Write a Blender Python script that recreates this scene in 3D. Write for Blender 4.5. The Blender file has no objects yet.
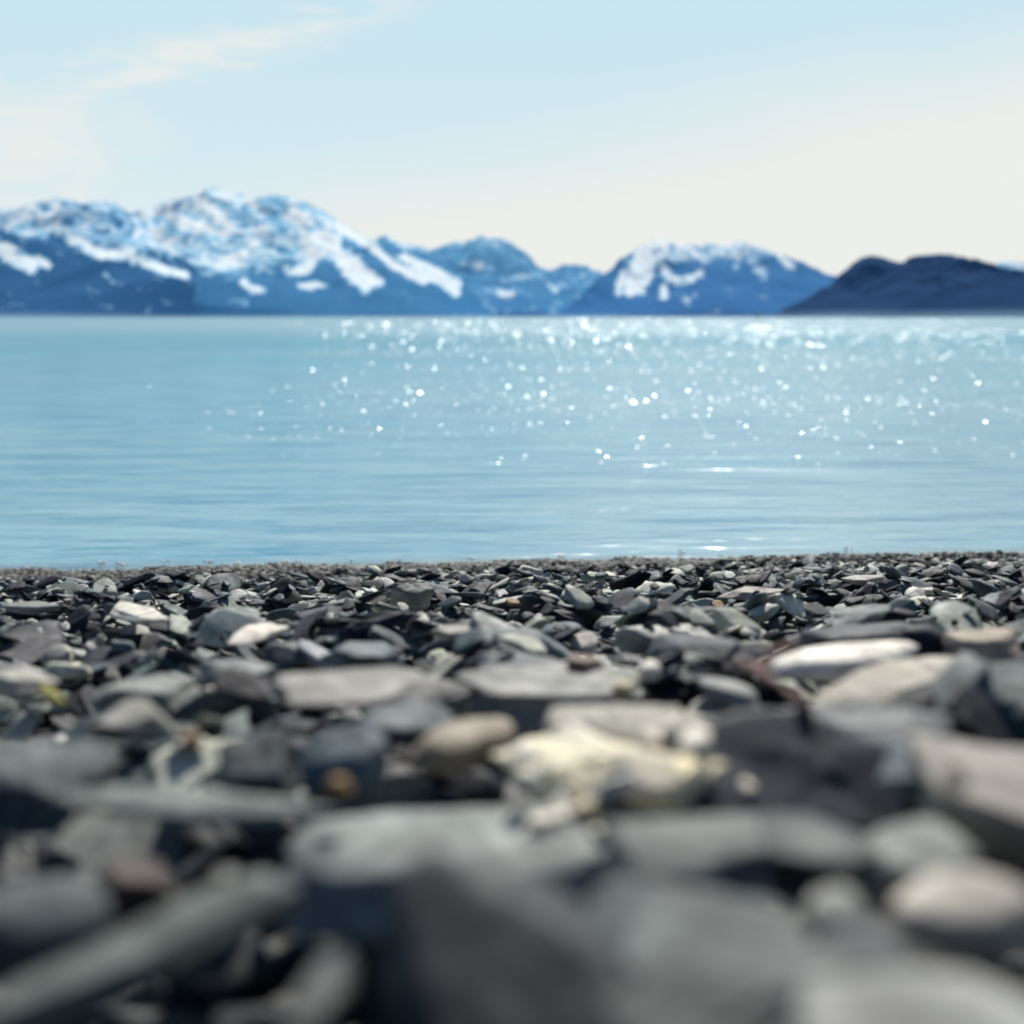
import bpy, math, random
import numpy as np
from mathutils import Vector, noise, Matrix

R = math.radians
rnd = random.Random(11)
npr = np.random.default_rng(11)
scene = bpy.context.scene
COL = scene.collection

# ------------------------------------------------------------------ camera frame
F = 1407.0            # focal length in pixels
HY = 317.0            # horizon row
CZ = 1.13             # camera height above the water (water is z = 0)
H0, SL, CX = 0.22, 0.14, 0.0135     # beach: height under camera, slope, cross slope

def beach(x, y):
    return CZ - H0 - SL * y + CX * x

def at(px, py, lift=0.0):
    """point on the beach surface seen at that pixel of the photograph"""
    u = (px - 512) / F
    w = (HY - py) / F
    # CZ + w*d = CZ-H0-SL*d+CX*u*d + lift
    d = (lift - H0) / (w + SL - CX * u)
    return np.array((u * d, d, CZ + w * d))

# ------------------------------------------------------------------ materials
def mat(name):
    m = bpy.data.materials.new(name)
    m.use_nodes = True
    nt = m.node_tree
    nt.nodes.clear()
    return m, nt, nt.nodes, nt.links

def N(nodes, typ, **kw):
    n = nodes.new(typ)
    ins = kw.pop('ins', {})
    for k, v in kw.items():
        setattr(n, k, v)
    for k, v in ins.items():
        n.inputs[k].default_value = v
    return n

def math_n(nt, op, a, b=None, clamp=False):
    n = nt.nodes.new('ShaderNodeMath'); n.operation = op; n.use_clamp = clamp
    for i, v in enumerate((a, b)):
        if v is None: continue
        if isinstance(v, (int, float)): n.inputs[i].default_value = v
        else: nt.links.new(v, n.inputs[i])
    return n.outputs[0]

def mixc(nt, f, a, b, blend='MIX'):
    n = nt.nodes.new('ShaderNodeMix'); n.data_type = 'RGBA'; n.blend_type = blend
    for s, v in ((n.inputs[0], f), (n.inputs[6], a), (n.inputs[7], b)):
        if isinstance(v, (int, float)): s.default_value = v
        elif isinstance(v, tuple): s.default_value = (*v, 1) if len(v) == 3 else v
        else: nt.links.new(v, s)
    return n.outputs[2]

def maprange(nt, v, a, b, c=0.0, d=1.0, smooth=False):
    n = nt.nodes.new('ShaderNodeMapRange')
    if smooth: n.interpolation_type = 'SMOOTHSTEP'
    nt.links.new(v, n.inputs[0])
    for i, k in enumerate((a, b, c, d)): n.inputs[i + 1].default_value = k
    return n.outputs[0]

def noise_n(nt, vec, scale, detail=4, rough=.55, dist=0.0):
    n = nt.nodes.new('ShaderNodeTexNoise')
    n.inputs['Scale'].default_value = scale
    n.inputs['Detail'].default_value = detail
    n.inputs['Roughness'].default_value = rough
    n.inputs['Distortion'].default_value = dist
    if vec is not None: nt.links.new(vec, n.inputs['Vector'])
    return n.outputs[0]

def scale_vec(nt, vec, s):
    n = nt.nodes.new('ShaderNodeVectorMath'); n.operation = 'MULTIPLY'
    nt.links.new(vec, n.inputs[0]); n.inputs[1].default_value = s
    return n.outputs[0]

def stone_material(name='weathered_stone', rough=.66, crusty=False):
    m, nt, nd, lk = mat(name)
    out = N(nd, 'ShaderNodeOutputMaterial')
    bs = N(nd, 'ShaderNodeBsdfPrincipled')
    tint = N(nd, 'ShaderNodeAttribute', attribute_name='tint')
    lc = N(nd, 'ShaderNodeAttribute', attribute_name='lc')
    v = lc.outputs['Vector']
    big = noise_n(nt, v, 22, 5, .6, .4)
    fine = noise_n(nt, v, 210, 4, .65)
    lay = noise_n(nt, scale_vec(nt, v, (6, 6, 190)), 1.0, 3, .6)
    # brightness factor
    f1 = maprange(nt, big, .3, .7, .58, 1.42) if not crusty else maprange(nt, big, .3, .7, .92, 1.2)
    f2 = maprange(nt, fine, .3, .7, .8, 1.2)
    f3 = maprange(nt, lay, .3, .7, .82, 1.16)
    f = math_n(nt, 'MULTIPLY', math_n(nt, 'MULTIPLY', f1, f2), f3)
    comb = N(nd, 'ShaderNodeCombineColor')
    for i in range(3): lk.new(f, comb.inputs[i])
    c = mixc(nt, 1.0, tint.outputs['Color'], comb.outputs[0], 'MULTIPLY')
    # dusty pale bloom and brown staining
    dust = maprange(nt, noise_n(nt, v, 46, 6, .7, 1.0), .56, .72, 0, .45 if not crusty else .8)
    c = mixc(nt, dust, c, (.30, .30, .27) if not crusty else (1.0, .96, .85), 'LIGHTEN')
    stain = maprange(nt, noise_n(nt, v, 14, 3, .5), .60, .75, 0, .3 if not crusty else .3)
    c = mixc(nt, stain, c, (.95, .72, .50) if not crusty else (.9, .6, .25), 'MULTIPLY')
    lk.new(c, bs.inputs['Base Color'])
    rg = maprange(nt, big, .3, .7, rough + .13, rough - .1)
    lk.new(rg, bs.inputs['Roughness'])
    bs.inputs['Specular IOR Level'].default_value = .22
    b1 = N(nd, 'ShaderNodeBump', ins={'Strength': .55, 'Distance': .0022})
    lk.new(noise_n(nt, v, 60, 8, .65), b1.inputs['Height'])
    b2 = N(nd, 'ShaderNodeBump', ins={'Strength': .35, 'Distance': .001})
    lk.new(lay, b2.inputs['Height']); lk.new(b1.outputs[0], b2.inputs['Normal'])
    lk.new(b2.outputs[0], bs.inputs['Normal'])
    lk.new(bs.outputs[0], out.inputs[0])
    return m

M_STONE = stone_material()
M_CRUST = stone_material('crusted_stone', .8, True)

def ground_material():
    m, nt, nd, lk = mat('wet_grit')
    out = N(nd, 'ShaderNodeOutputMaterial'); bs = N(nd, 'ShaderNodeBsdfPrincipled')
    geo = N(nd, 'ShaderNodeNewGeometry'); v = geo.outputs['Position']
    vor = N(nd, 'ShaderNodeTexVoronoi', ins={'Scale': 55.0}); lk.new(v, vor.inputs['Vector'])
    n = noise_n(nt, v, 9, 6, .6)
    sep = N(nd, 'ShaderNodeSeparateColor'); lk.new(vor.outputs['Color'], sep.inputs[0])
    c = mixc(nt, sep.outputs[0], (.018, .02, .026), (.10, .105, .105))
    c = mixc(nt, maprange(nt, n, .45, .7), c, (.05, .048, .045))
    # paler dry grit near the waterline
    sy = N(nd, 'ShaderNodeSeparateXYZ'); lk.new(v, sy.inputs[0])
    band = maprange(nt, sy.outputs[2], .12, .05, 0, .4, True)
    c = mixc(nt, band, c, (.13, .125, .105))
    lk.new(c, bs.inputs['Base Color']); bs.inputs['Roughness'].default_value = .7
    bp = N(nd, 'ShaderNodeBump', ins={'Strength': .9, 'Distance': .008})
    lk.new(math_n(nt, 'SUBTRACT', 1.0, vor.outputs['Distance']), bp.inputs['Height'])
    lk.new(bp.outputs[0], bs.inputs['Normal']); lk.new(bs.outputs[0], out.inputs[0])
    return m

def water_material():
    m, nt, nd, lk = mat('sea_water')
    out = N(nd, 'ShaderNodeOutputMaterial'); bs = N(nd, 'ShaderNodeBsdfPrincipled')
    geo = N(nd, 'ShaderNodeNewGeometry'); v = geo.outputs['Position']
    sp = N(nd, 'ShaderNodeSeparateXYZ'); lk.new(v, sp.inputs[0])
    x, y = sp.outputs[0], sp.outputs[1]
    # silt clouds in the water body; light and dark of ripples painted as long streaks
    silt = noise_n(nt, scale_vec(nt, v, (.05, .16, 0)), 1.0, 4, .6, .6)
    ripple_tone = noise_n(nt, scale_vec(nt, v, (.7, 4.2, 0)), 1.0, 5, .68, .5)
    c = mixc(nt, maprange(nt, silt, .35, .65), WATER_A, WATER_B)
    c = mixc(nt, maprange(nt, ripple_tone, .42, .58, 0, 1.0), c, WATER_C)
    ripple_tone2 = noise_n(nt, scale_vec(nt, v, (.10, .55, 0)), 1.0, 5, .7, .5)
    c = mixc(nt, math_n(nt, 'MULTIPLY', maprange(nt, ripple_tone2, .42, .62, 0, .55), maprange(nt, y, 12, 30)), c, (.08, .29, .38))
    c = mixc(nt, maprange(nt, y, 20, 160, 0, .6), c, (.30, .45, .53))  # far sheen painted as a lighter, greyer base colour
    # thin water over grit at the very edge
    bz = math_n(nt, 'ADD', math_n(nt, 'MULTIPLY', y, -SL), math_n(nt, 'MULTIPLY', x, CX))
    depth = math_n(nt, 'SUBTRACT', -(CZ - H0), bz)
    edge = maprange(nt, math_n(nt, 'ADD', depth, math_n(nt, 'MULTIPLY', ripple_tone, .02)), .0, .05, 1, 0, True)
    c = mixc(nt, math_n(nt, 'MULTIPLY', edge, .75), c, (.12, .17, .17))
    lk.new(c, bs.inputs['Base Color'])
    bs.inputs['Roughness'].default_value = W_ROUGH
    bs.inputs['IOR'].default_value = 1.33; bs.inputs['Specular IOR Level'].default_value = 0.0
    # waves at several lengths; real slopes come from true-scale bump heights
    prev = None
    for (sc, amp, dist) in W_WAVES:
        b = N(nd, 'ShaderNodeBump', ins={'Strength': 1.0, 'Distance': amp})
        lk.new(maprange(nt, y, 14, 80, 1.0, .18), b.inputs['Strength'])
        h = noise_n(nt, scale_vec(nt, v, sc), 1.0, 2.5, .5, dist)
        lk.new(h, b.inputs['Height'])
        if prev is not None: lk.new(prev, b.inputs['Normal'])
        prev = b.outputs[0]
    lk.new(prev, bs.inputs['Normal'])
    # choppy water mirrors only part of what a flat sheet would at this grazing view
    mir = N(nd, 'ShaderNodeBsdfAnisotropic', ins={'Color': (1, 1, 1, 1)}); lk.new(prev, mir.inputs['Normal'])
    lk.new(maprange(nt, y, 12, 120, .16, .24), mir.inputs['Roughness'])
    mixw = N(nd, 'ShaderNodeMixShader'); lk.new(maprange(nt, y, 7, 60, .36, .09), mixw.inputs[0])
    lk.new(bs.outputs[0], mixw.inputs[1]); lk.new(mir.outputs[0], mixw.inputs[2])
    # sun glints: facets made up and sloped to catch the sun, longer far out
    sh = None
    gust = noise_n(nt, scale_vec(nt, v, (.07, .15, 0)), 1.0, 3, .6, .5)
    gust2 = noise_n(nt, scale_vec(nt, v, (.006, .012, 0)), 1.0, 3, .6, .5)
    side = maprange(nt, math_n(nt, 'DIVIDE', x, y), -.30, .06, .07, 1.0, True)
    for (cw, ch, off_, y0, y1, y2, y3, f_, sx_, s0_, s1_) in GLINTS:
        vs = scale_vec(nt, v, (1 / cw, 1 / ch, 0))
        vo = N(nd, 'ShaderNodeTexVoronoi', ins={'Scale': 1.0}); vo.voronoi_dimensions = '2D'
        ad = N(nd, 'ShaderNodeVectorMath', operation='ADD'); lk.new(vs, ad.inputs[0]); ad.inputs[1].default_value = (off_, off_ * 2, 0)
        lk.new(ad.outputs[0], vo.inputs['Vector'])
        sc = N(nd, 'ShaderNodeSeparateColor'); lk.new(vo.outputs['Color'], sc.inputs[0])
        cx_ = N(nd, 'ShaderNodeCombineXYZ', ins={'Z': 1.0})
        lk.new(maprange(nt, sc.outputs[0], 0, 1, -sx_, sx_), cx_.inputs[0])
        lk.new(maprange(nt, sc.outputs[1], 0, 1, s0_, s1_), cx_.inputs[1])
        nm = N(nd, 'ShaderNodeVectorMath', operation='NORMALIZE'); lk.new(cx_.outputs[0], nm.inputs[0])
        gl = N(nd, 'ShaderNodeBsdfAnisotropic', ins={'Roughness': G_ROUGH}); lk.new(nm.outputs[0], gl.inputs['Normal'])
        win = math_n(nt, 'MULTIPLY', maprange(nt, y, y0, y1), maprange(nt, y, y2, y3, 1, 0))
        dens = math_n(nt, 'MULTIPLY', math_n(nt, 'MULTIPLY', win, f_), maprange(nt, gust if y2 < 60 else gust2, .40, .60, .25, 1.6))
        dens = math_n(nt, 'MULTIPLY', dens, side)
        act = math_n(nt, 'LESS_THAN', sc.outputs[2], dens)
        k_ = math_n(nt, 'MULTIPLY', act, G_F)
        comb = N(nd, 'ShaderNodeCombineColor')
        for q in range(3): lk.new(k_, comb.inputs[q])
        lk.new(comb.outputs[0], gl.inputs['Color'])
        if sh is None: sh = gl.outputs[0]
        else:
            a2 = N(nd, 'ShaderNodeAddShader'); lk.new(sh, a2.inputs[0]); lk.new(gl.outputs[0], a2.inputs[1]); sh = a2.outputs[0]
    a3 = N(nd, 'ShaderNodeAddShader'); lk.new(mixw.outputs[0], a3.inputs[0]); lk.new(sh, a3.inputs[1])
    lk.new(a3.outputs[0], out.inputs[0])
    return m

G_ROUGH, G_F = .2, .046
GLINTS = [(.020, .030, 0, 9.5, 15, 18, 26, .21, .5, -.6, .6), (.034, .16, 4.2, 16, 24, 45, 70, .15, .4, -.6, .1),
          (.09, 1.1, 9.4, 42, 70, 130, 190, .24, .35, -.55, -.1), (.30, 14, 2.3, 120, 190, 500, 700, .16, .35, -.55, -.1),
          (1.2, 220, 7.7, 450, 700, 30000, 40000, .04, .35, -.55, -.1)]

WATER_A = (.10, .37, .50)
WATER_B = (.22, .41, .47)
WATER_C = (.06, .26, .40)
W_ROUGH = .13
W_WAVES = [((.35, 1.1, 0), .09, .3), ((1.4, 5.0, 0), .024, .4), ((5, 12, 0), .0058, .4)]

def mountain_material(name, hazy_rock_hi, hazy_rock_lo, snow_shaded, snow, zmax, tex):
    m, nt, nd, lk = mat(name)
    out = N(nd, 'ShaderNodeOutputMaterial'); bs = N(nd, 'ShaderNodeBsdfPrincipled')
    sn = N(nd, 'ShaderNodeAttribute', attribute_name='snow')
    geo = N(nd, 'ShaderNodeNewGeometry'); v = geo.outputs['Position']
    sp = N(nd, 'ShaderNodeSeparateXYZ'); lk.new(v, sp.inputs[0])
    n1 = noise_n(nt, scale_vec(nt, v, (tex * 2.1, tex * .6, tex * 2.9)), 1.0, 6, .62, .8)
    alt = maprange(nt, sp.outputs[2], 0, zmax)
    hazy_rock = mixc(nt, alt, hazy_rock_lo, hazy_rock_hi)  # blue distance haze is painted into these colours
    hazy_rock = mixc(nt, maprange(nt, n1, .4, .65, 0, .25), hazy_rock, tuple(k * .75 for k in hazy_rock_lo))
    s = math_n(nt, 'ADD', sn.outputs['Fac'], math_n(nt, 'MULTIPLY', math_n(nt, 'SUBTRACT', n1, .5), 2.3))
    c = mixc(nt, maprange(nt, s, .28, .42), hazy_rock, snow_shaded)  # snow in shade painted as a blue base colour
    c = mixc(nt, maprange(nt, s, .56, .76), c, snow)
    c = mixc(nt, maprange(nt, sp.outputs[2], 8, 26, .3, 0), c, (.30, .50, .62))  # pale mist painted low along the foot
    lk.new(c, bs.inputs['Base Color'])
    bs.inputs['Roughness'].default_value = 1.0
    bs.inputs['Specular IOR Level'].default_value = 0.0
    lk.new(bs.outputs[0], out.inputs[0])
    return m

def plain_material(name, col, rough=.6):
    m, nt, nd, lk = mat(name)
    out = N(nd, 'ShaderNodeOutputMaterial'); bs = N(nd, 'ShaderNodeBsdfPrincipled')
    tc = N(nd, 'ShaderNodeTexCoord')
    n = noise_n(nt, tc.outputs['Object'], 40, 5, .6)
    c = mixc(nt, maprange(nt, n, .3, .7), tuple(k * .7 for k in col), tuple(min(1, k * 1.15) for k in col))
    lk.new(c, bs.inputs['Base Color']); bs.inputs['Roughness'].default_value = rough
    lk.new(bs.outputs[0], out.inputs[0])
    return m

# ------------------------------------------------------------------ mesh helpers
def mesh_np(name, verts, faces, material, smooth=True, tint=None, lc=None, snow=None):
    """verts (n,3); faces (m,3) or (m,4) arrays"""
    verts = np.asarray(verts, dtype=np.float32); faces = np.asarray(faces, dtype=np.int32)
    k = faces.shape[1]
    me = bpy.data.meshes.new(name)
    me.vertices.add(len(verts)); me.vertices.foreach_set('co', verts.ravel())
    me.loops.add(faces.size); me.loops.foreach_set('vertex_index', faces.ravel())
    me.polygons.add(len(faces))
    me.polygons.foreach_set('loop_start', np.arange(0, faces.size, k, dtype=np.int32))
    me.polygons.foreach_set('use_smooth', np.full(len(faces), smooth, dtype=bool))
    me.update(calc_edges=True)
    if tint is not None:
        a = me.attributes.new('tint', 'FLOAT_COLOR', 'POINT')
        t = np.ones((len(verts), 4), dtype=np.float32); t[:, :3] = tint
        a.data.foreach_set('color', t.ravel())
    if lc is not None:
        a = me.attributes.new('lc', 'FLOAT_VECTOR', 'POINT')
        a.data.foreach_set('vector', np.asarray(lc, dtype=np.float32).ravel())
    if snow is not None:
        a = me.attributes.new('snow', 'FLOAT', 'POINT')
        a.data.foreach_set('value', np.asarray(snow, dtype=np.float32).ravel())
    me.materials.append(material)
    return me

def link(name, me, parent=None):
    o = bpy.data.objects.new(name, me); COL.objects.link(o)
    if parent is not None: o.parent = parent
    return o

def tag(o, label=None, cat=None, group=None, kind=None):
    if label: o['label'] = label
    if cat: o['category'] = cat
    if group: o['group'] = group
    if kind: o['kind'] = kind
    return o

def ico(sub):
    import bmesh
    bm = bmesh.new(); bmesh.ops.create_icosphere(bm, subdivisions=sub, radius=1)
    v = np.array([p.co[:] for p in bm.verts]); f = np.array([[q.index for q in p.verts] for p in bm.faces])
    bm.free(); return v / np.linalg.norm(v, axis=1)[:, None], f

ICO = {2: ico(2), 3: ico(3), 4: ico(4), 5: ico(5)}

# ------------------------------------------------------------------ stone shapes
class Shape:
    """a worn convex block: soft intersection of random planes, in a unit box"""
    def __init__(s, r, style):
        s.style = style
        n = r.randint(5, 7) if style != 'pebble' else r.randint(7, 9)
        s.p = {'slab': r.uniform(28, 60), 'pebble': r.uniform(3.2, 4.6), 'chunk': r.uniform(14, 24)}[style]
        s.pl = []
        a0 = r.uniform(0, 6.28)
        for i in range(n):
            a = a0 + (i + r.uniform(-.28, .28)) * 2 * math.pi / n
            tl = r.uniform(-.45, .45)
            s.pl.append(((math.cos(a) * math.cos(tl), math.sin(a) * math.cos(tl), math.sin(tl)), r.uniform(.72, .98)))
        for sg in (1, -1):
            ax, ay = r.uniform(-.14, .14), r.uniform(-.14, .14)
            q = 1 / math.sqrt(1 + ax * ax + ay * ay)
            s.pl.append(((ax * q, ay * q, sg * q), r.uniform(.75, .95)))
            if r.random() < .6:
                a = r.uniform(0, 6.28); t = r.uniform(.5, 1.0)
                s.pl.append(((math.cos(a) * math.cos(t), math.sin(a) * math.cos(t), sg * math.sin(t)), r.uniform(.85, 1.0)))
        s.off = Vector((r.uniform(0, 90), r.uniform(0, 90), r.uniform(0, 90)))
        s.cache = {}
    def get(s, res):
        if res not in s.cache:
            d, f = ICO[res]
            n = np.array([q[0] for q in s.pl]); k = np.array([q[1] for q in s.pl])
            m = np.maximum(d @ n.T, 0) / k
            rad = 1 / (np.sum(m ** s.p, axis=1) ** (1 / s.p))
            am = .07 if s.style == 'slab' else .05
            ns = np.array([noise.noise(Vector(q) * 1.6 + s.off) + .45 * noise.noise(Vector(q) * 4.1 + s.off) for q in d.tolist()])
            s.cache[res] = (d * (rad * (1 + am * ns * 1.5))[:, None], f)
        return s.cache[res]

LIB = [Shape(rnd, 'slab') for _ in range(28)] + [Shape(rnd, 'chunk') for _ in range(7)] + [Shape(rnd, 'pebble') for _ in range(7)]

def frame(yaw, nrm):
    z = np.array(nrm) / np.linalg.norm(nrm)
    x = np.array((math.cos(yaw), math.sin(yaw), 0)); x = x - z * x.dot(z); x /= np.linalg.norm(x)
    return np.stack([x, np.cross(z, x), z], axis=1)      # columns = axes

# ------------------------------------------------------------------ pile simulation on a height field
CELL = .0065
X0, X1, Y0, Y1 = -3.9, 3.9, .18, 8.2
nx, ny = int((X1 - X0) / CELL), int((Y1 - Y0) / CELL)
gx = X0 + (np.arange(nx) + .5) * CELL
gy = Y0 + (np.arange(ny) + .5) * CELL
GX, GY = np.meshgrid(gx, gy)
und = .012 * np.sin(GX * 5.1 + 1.3) * np.sin(GY * 4.3 + .4) + .009 * np.sin(GX * 11 + GY * 7)
DEEP = .05
def hollow(y):
    t = np.clip((1.45 - y) / .4, 0, 1)
    return .085 * t * t * (3 - 2 * t)
def depth_of(y):
    return DEEP * np.clip(1 - (y - 5.2) / 1.2, .28, 1)
hm = (beach(GX, GY) - depth_of(GY) - hollow(GY) + und).astype(np.float64)
idm = np.full(hm.shape, -1, dtype=np.int32)
stones = []     # dict per stone

CLASSES = [('dark slate', (.022, .027, .040), .42), ('mid grey', (.118, .142, .145), .34),
           ('pale grey', (.43, .43, .375), .20), ('beige', (.60, .56, .46), .09),
           ('cream', (.66, .60, .48), .012), ('tan', (.42, .25, .11), .006), ('red brown', (.19, .09, .07), .007)]
CW = np.cumsum([c[2] for c in CLASSES])

def raster(st, commit=True, settle=None):
    """footprint cells of a stone, its bottom and top there"""
    a, b, c = st['abc']; Rm = st['R']; p = st['pos']
    ex = math.hypot(Rm[0, 0] * a, Rm[0, 1] * b) + abs(Rm[0, 2]) * c
    ey = math.hypot(Rm[1, 0] * a, Rm[1, 1] * b) + abs(Rm[1, 2]) * c
    i0 = max(0, int((p[0] - ex - X0) / CELL)); i1 = min(nx, int((p[0] + ex - X0) / CELL) + 2)
    j0 = max(0, int((p[1] - ey - Y0) / CELL)); j1 = min(ny, int((p[1] + ey - Y0) / CELL) + 2)
    if i1 - i0 < 2 or j1 - j0 < 2: return None
    dx = GX[j0:j1, i0:i1] - p[0]; dy = GY[j0:j1, i0:i1] - p[1]
    n = Rm[:, 2]
    pz = -(n[0] * dx + n[1] * dy) / n[2]                 # mid plane height over the cell
    lx = Rm[0, 0] * dx + Rm[1, 0] * dy + Rm[2, 0] * pz
    ly = Rm[0, 1] * dx + Rm[1, 1] * dy + Rm[2, 1] * pz
    r = (np.abs(lx) / (a * .93)) ** 2.6 + (np.abs(ly) / (b * .93)) ** 2.6
    k = r < 1
    if k.sum() < 3: return None
    t = c * .85 * np.sqrt(np.maximum(0, 1 - r[k] ** 2)) / n[2]
    return (slice(j0, j1), slice(i0, i1)), k, pz[k], t, dx[k], dy[k]

def commit(st):
    q = raster(st)
    st['id'] = len(stones); stones.append(st)
    if q is None: return
    sl, k, pz, t, dx, dy = q
    top = st['pos'][2] + pz + t
    h = hm[sl]; ids = idm[sl]
    hk = h[k]; ik = ids[k]; m = top > hk
    hk[m] = top[m]; ik[m] = st['id']
    h[k] = hk; ids[k] = ik

NLAND = [0, -1]
def drop(x, y, a, b, c, yaw, shape, cls, tint, tsig=.2, avoid=False, free=False):
    st = dict(abc=(a, b, c), R=frame(yaw, (0, 0, 1)), pos=np.array((x, y, 0.)), shape=shape, cls=cls, tint=tint)
    q = raster(st)
    if q is None: return False
    sl, k, pz, t, dx, dy = q
    h = hm[sl][k]
    if avoid:
        ik = idm[sl][k]
        if ((ik >= NLAND[0]) & (ik < NLAND[1])).mean() > .10: return False
    A = np.stack([dx, dy, np.ones_like(dx)], 1)
    w = np.linalg.lstsq(A, h, rcond=None)[0]
    g = np.clip(w[:2], -.5, .5)
    g = g * .8 + npr.normal(0, tsig * (1 if y < 4.5 else .6), 2)
    st['R'] = frame(yaw, (-g[0], -g[1], 1))
    q = raster(st)
    if q is None: return False
    sl, k, pz, t, dx, dy = q
    h = hm[sl][k]
    z = np.percentile(h - (pz - t), 86)
    st['pos'][2] = z
    # keep the pile near the beach level
    if free and z + c > beach(x, y) + .042: return False
    if not free and z + c > beach(x, y) + (.045 if y > 1.3 else .015 if y > 1.0 else -.005): return False
    if y > 5 and z + c > beach(x, y) + .012: return False
    commit(st); return True

def scatter(n, amean, asig, amin, amax, avoid, yr=(Y0 + .03, 7.9), tsig=.26):
    done = 0
    while done < n:
        y = math.sqrt(npr.uniform((yr[0] + 1.0) ** 2, (yr[1] + 1.0) ** 2)) - 1.0
        hw = .42 * y + .85
        x = npr.uniform(-hw, hw)
        a = float(np.clip(npr.lognormal(math.log(amean), asig), amin, amax))
        sh = LIB[npr.integers(len(LIB))]
        if sh.style == 'slab': b, c = a * npr.uniform(.45, .85), a * npr.uniform(.08, .19)
        elif sh.style == 'chunk': b, c = a * npr.uniform(.55, .9), a * npr.uniform(.2, .36)
        else: b, c = a * npr.uniform(.6, .9), a * npr.uniform(.16, .32)
        ci = int(np.searchsorted(CW, npr.uniform(0, CW[-1]))); ci = min(ci, len(CLASSES) - 1)
        if ci > 3 and a > .028: ci = 3
        ysh = (CZ - H0 + CX * x) / SL - (.75 if x < .3 else .75 - .50 * min(1, (x - .3) / 1.2)) - .1 * math.sin(x * 3)
        if y > ysh: continue_ = True
        else: continue_ = False
        if y > ysh - .7: a *= .7; b *= .7; c *= .7
        if continue_ and a > .012: done += 1; continue
        if y < 1.35 and ci != 0 and npr.uniform() < .8: ci = 0
        base = np.array(CLASSES[ci][1]) * (1 if y > 1.35 else .5) * npr.uniform(.72, 1.3) * (1 + npr.normal(0, .03, 3)) * np.array((.93, 1.0, 1.05))  # near filler painted darker to stand for deep shade in the gaps
        drop(x, y, a, b, c, npr.normal(0, .9), sh, CLASSES[ci][0], base, tsig, avoid)
        done += 1

scatter(6200, .037, .38, .018, .085, False)

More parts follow.
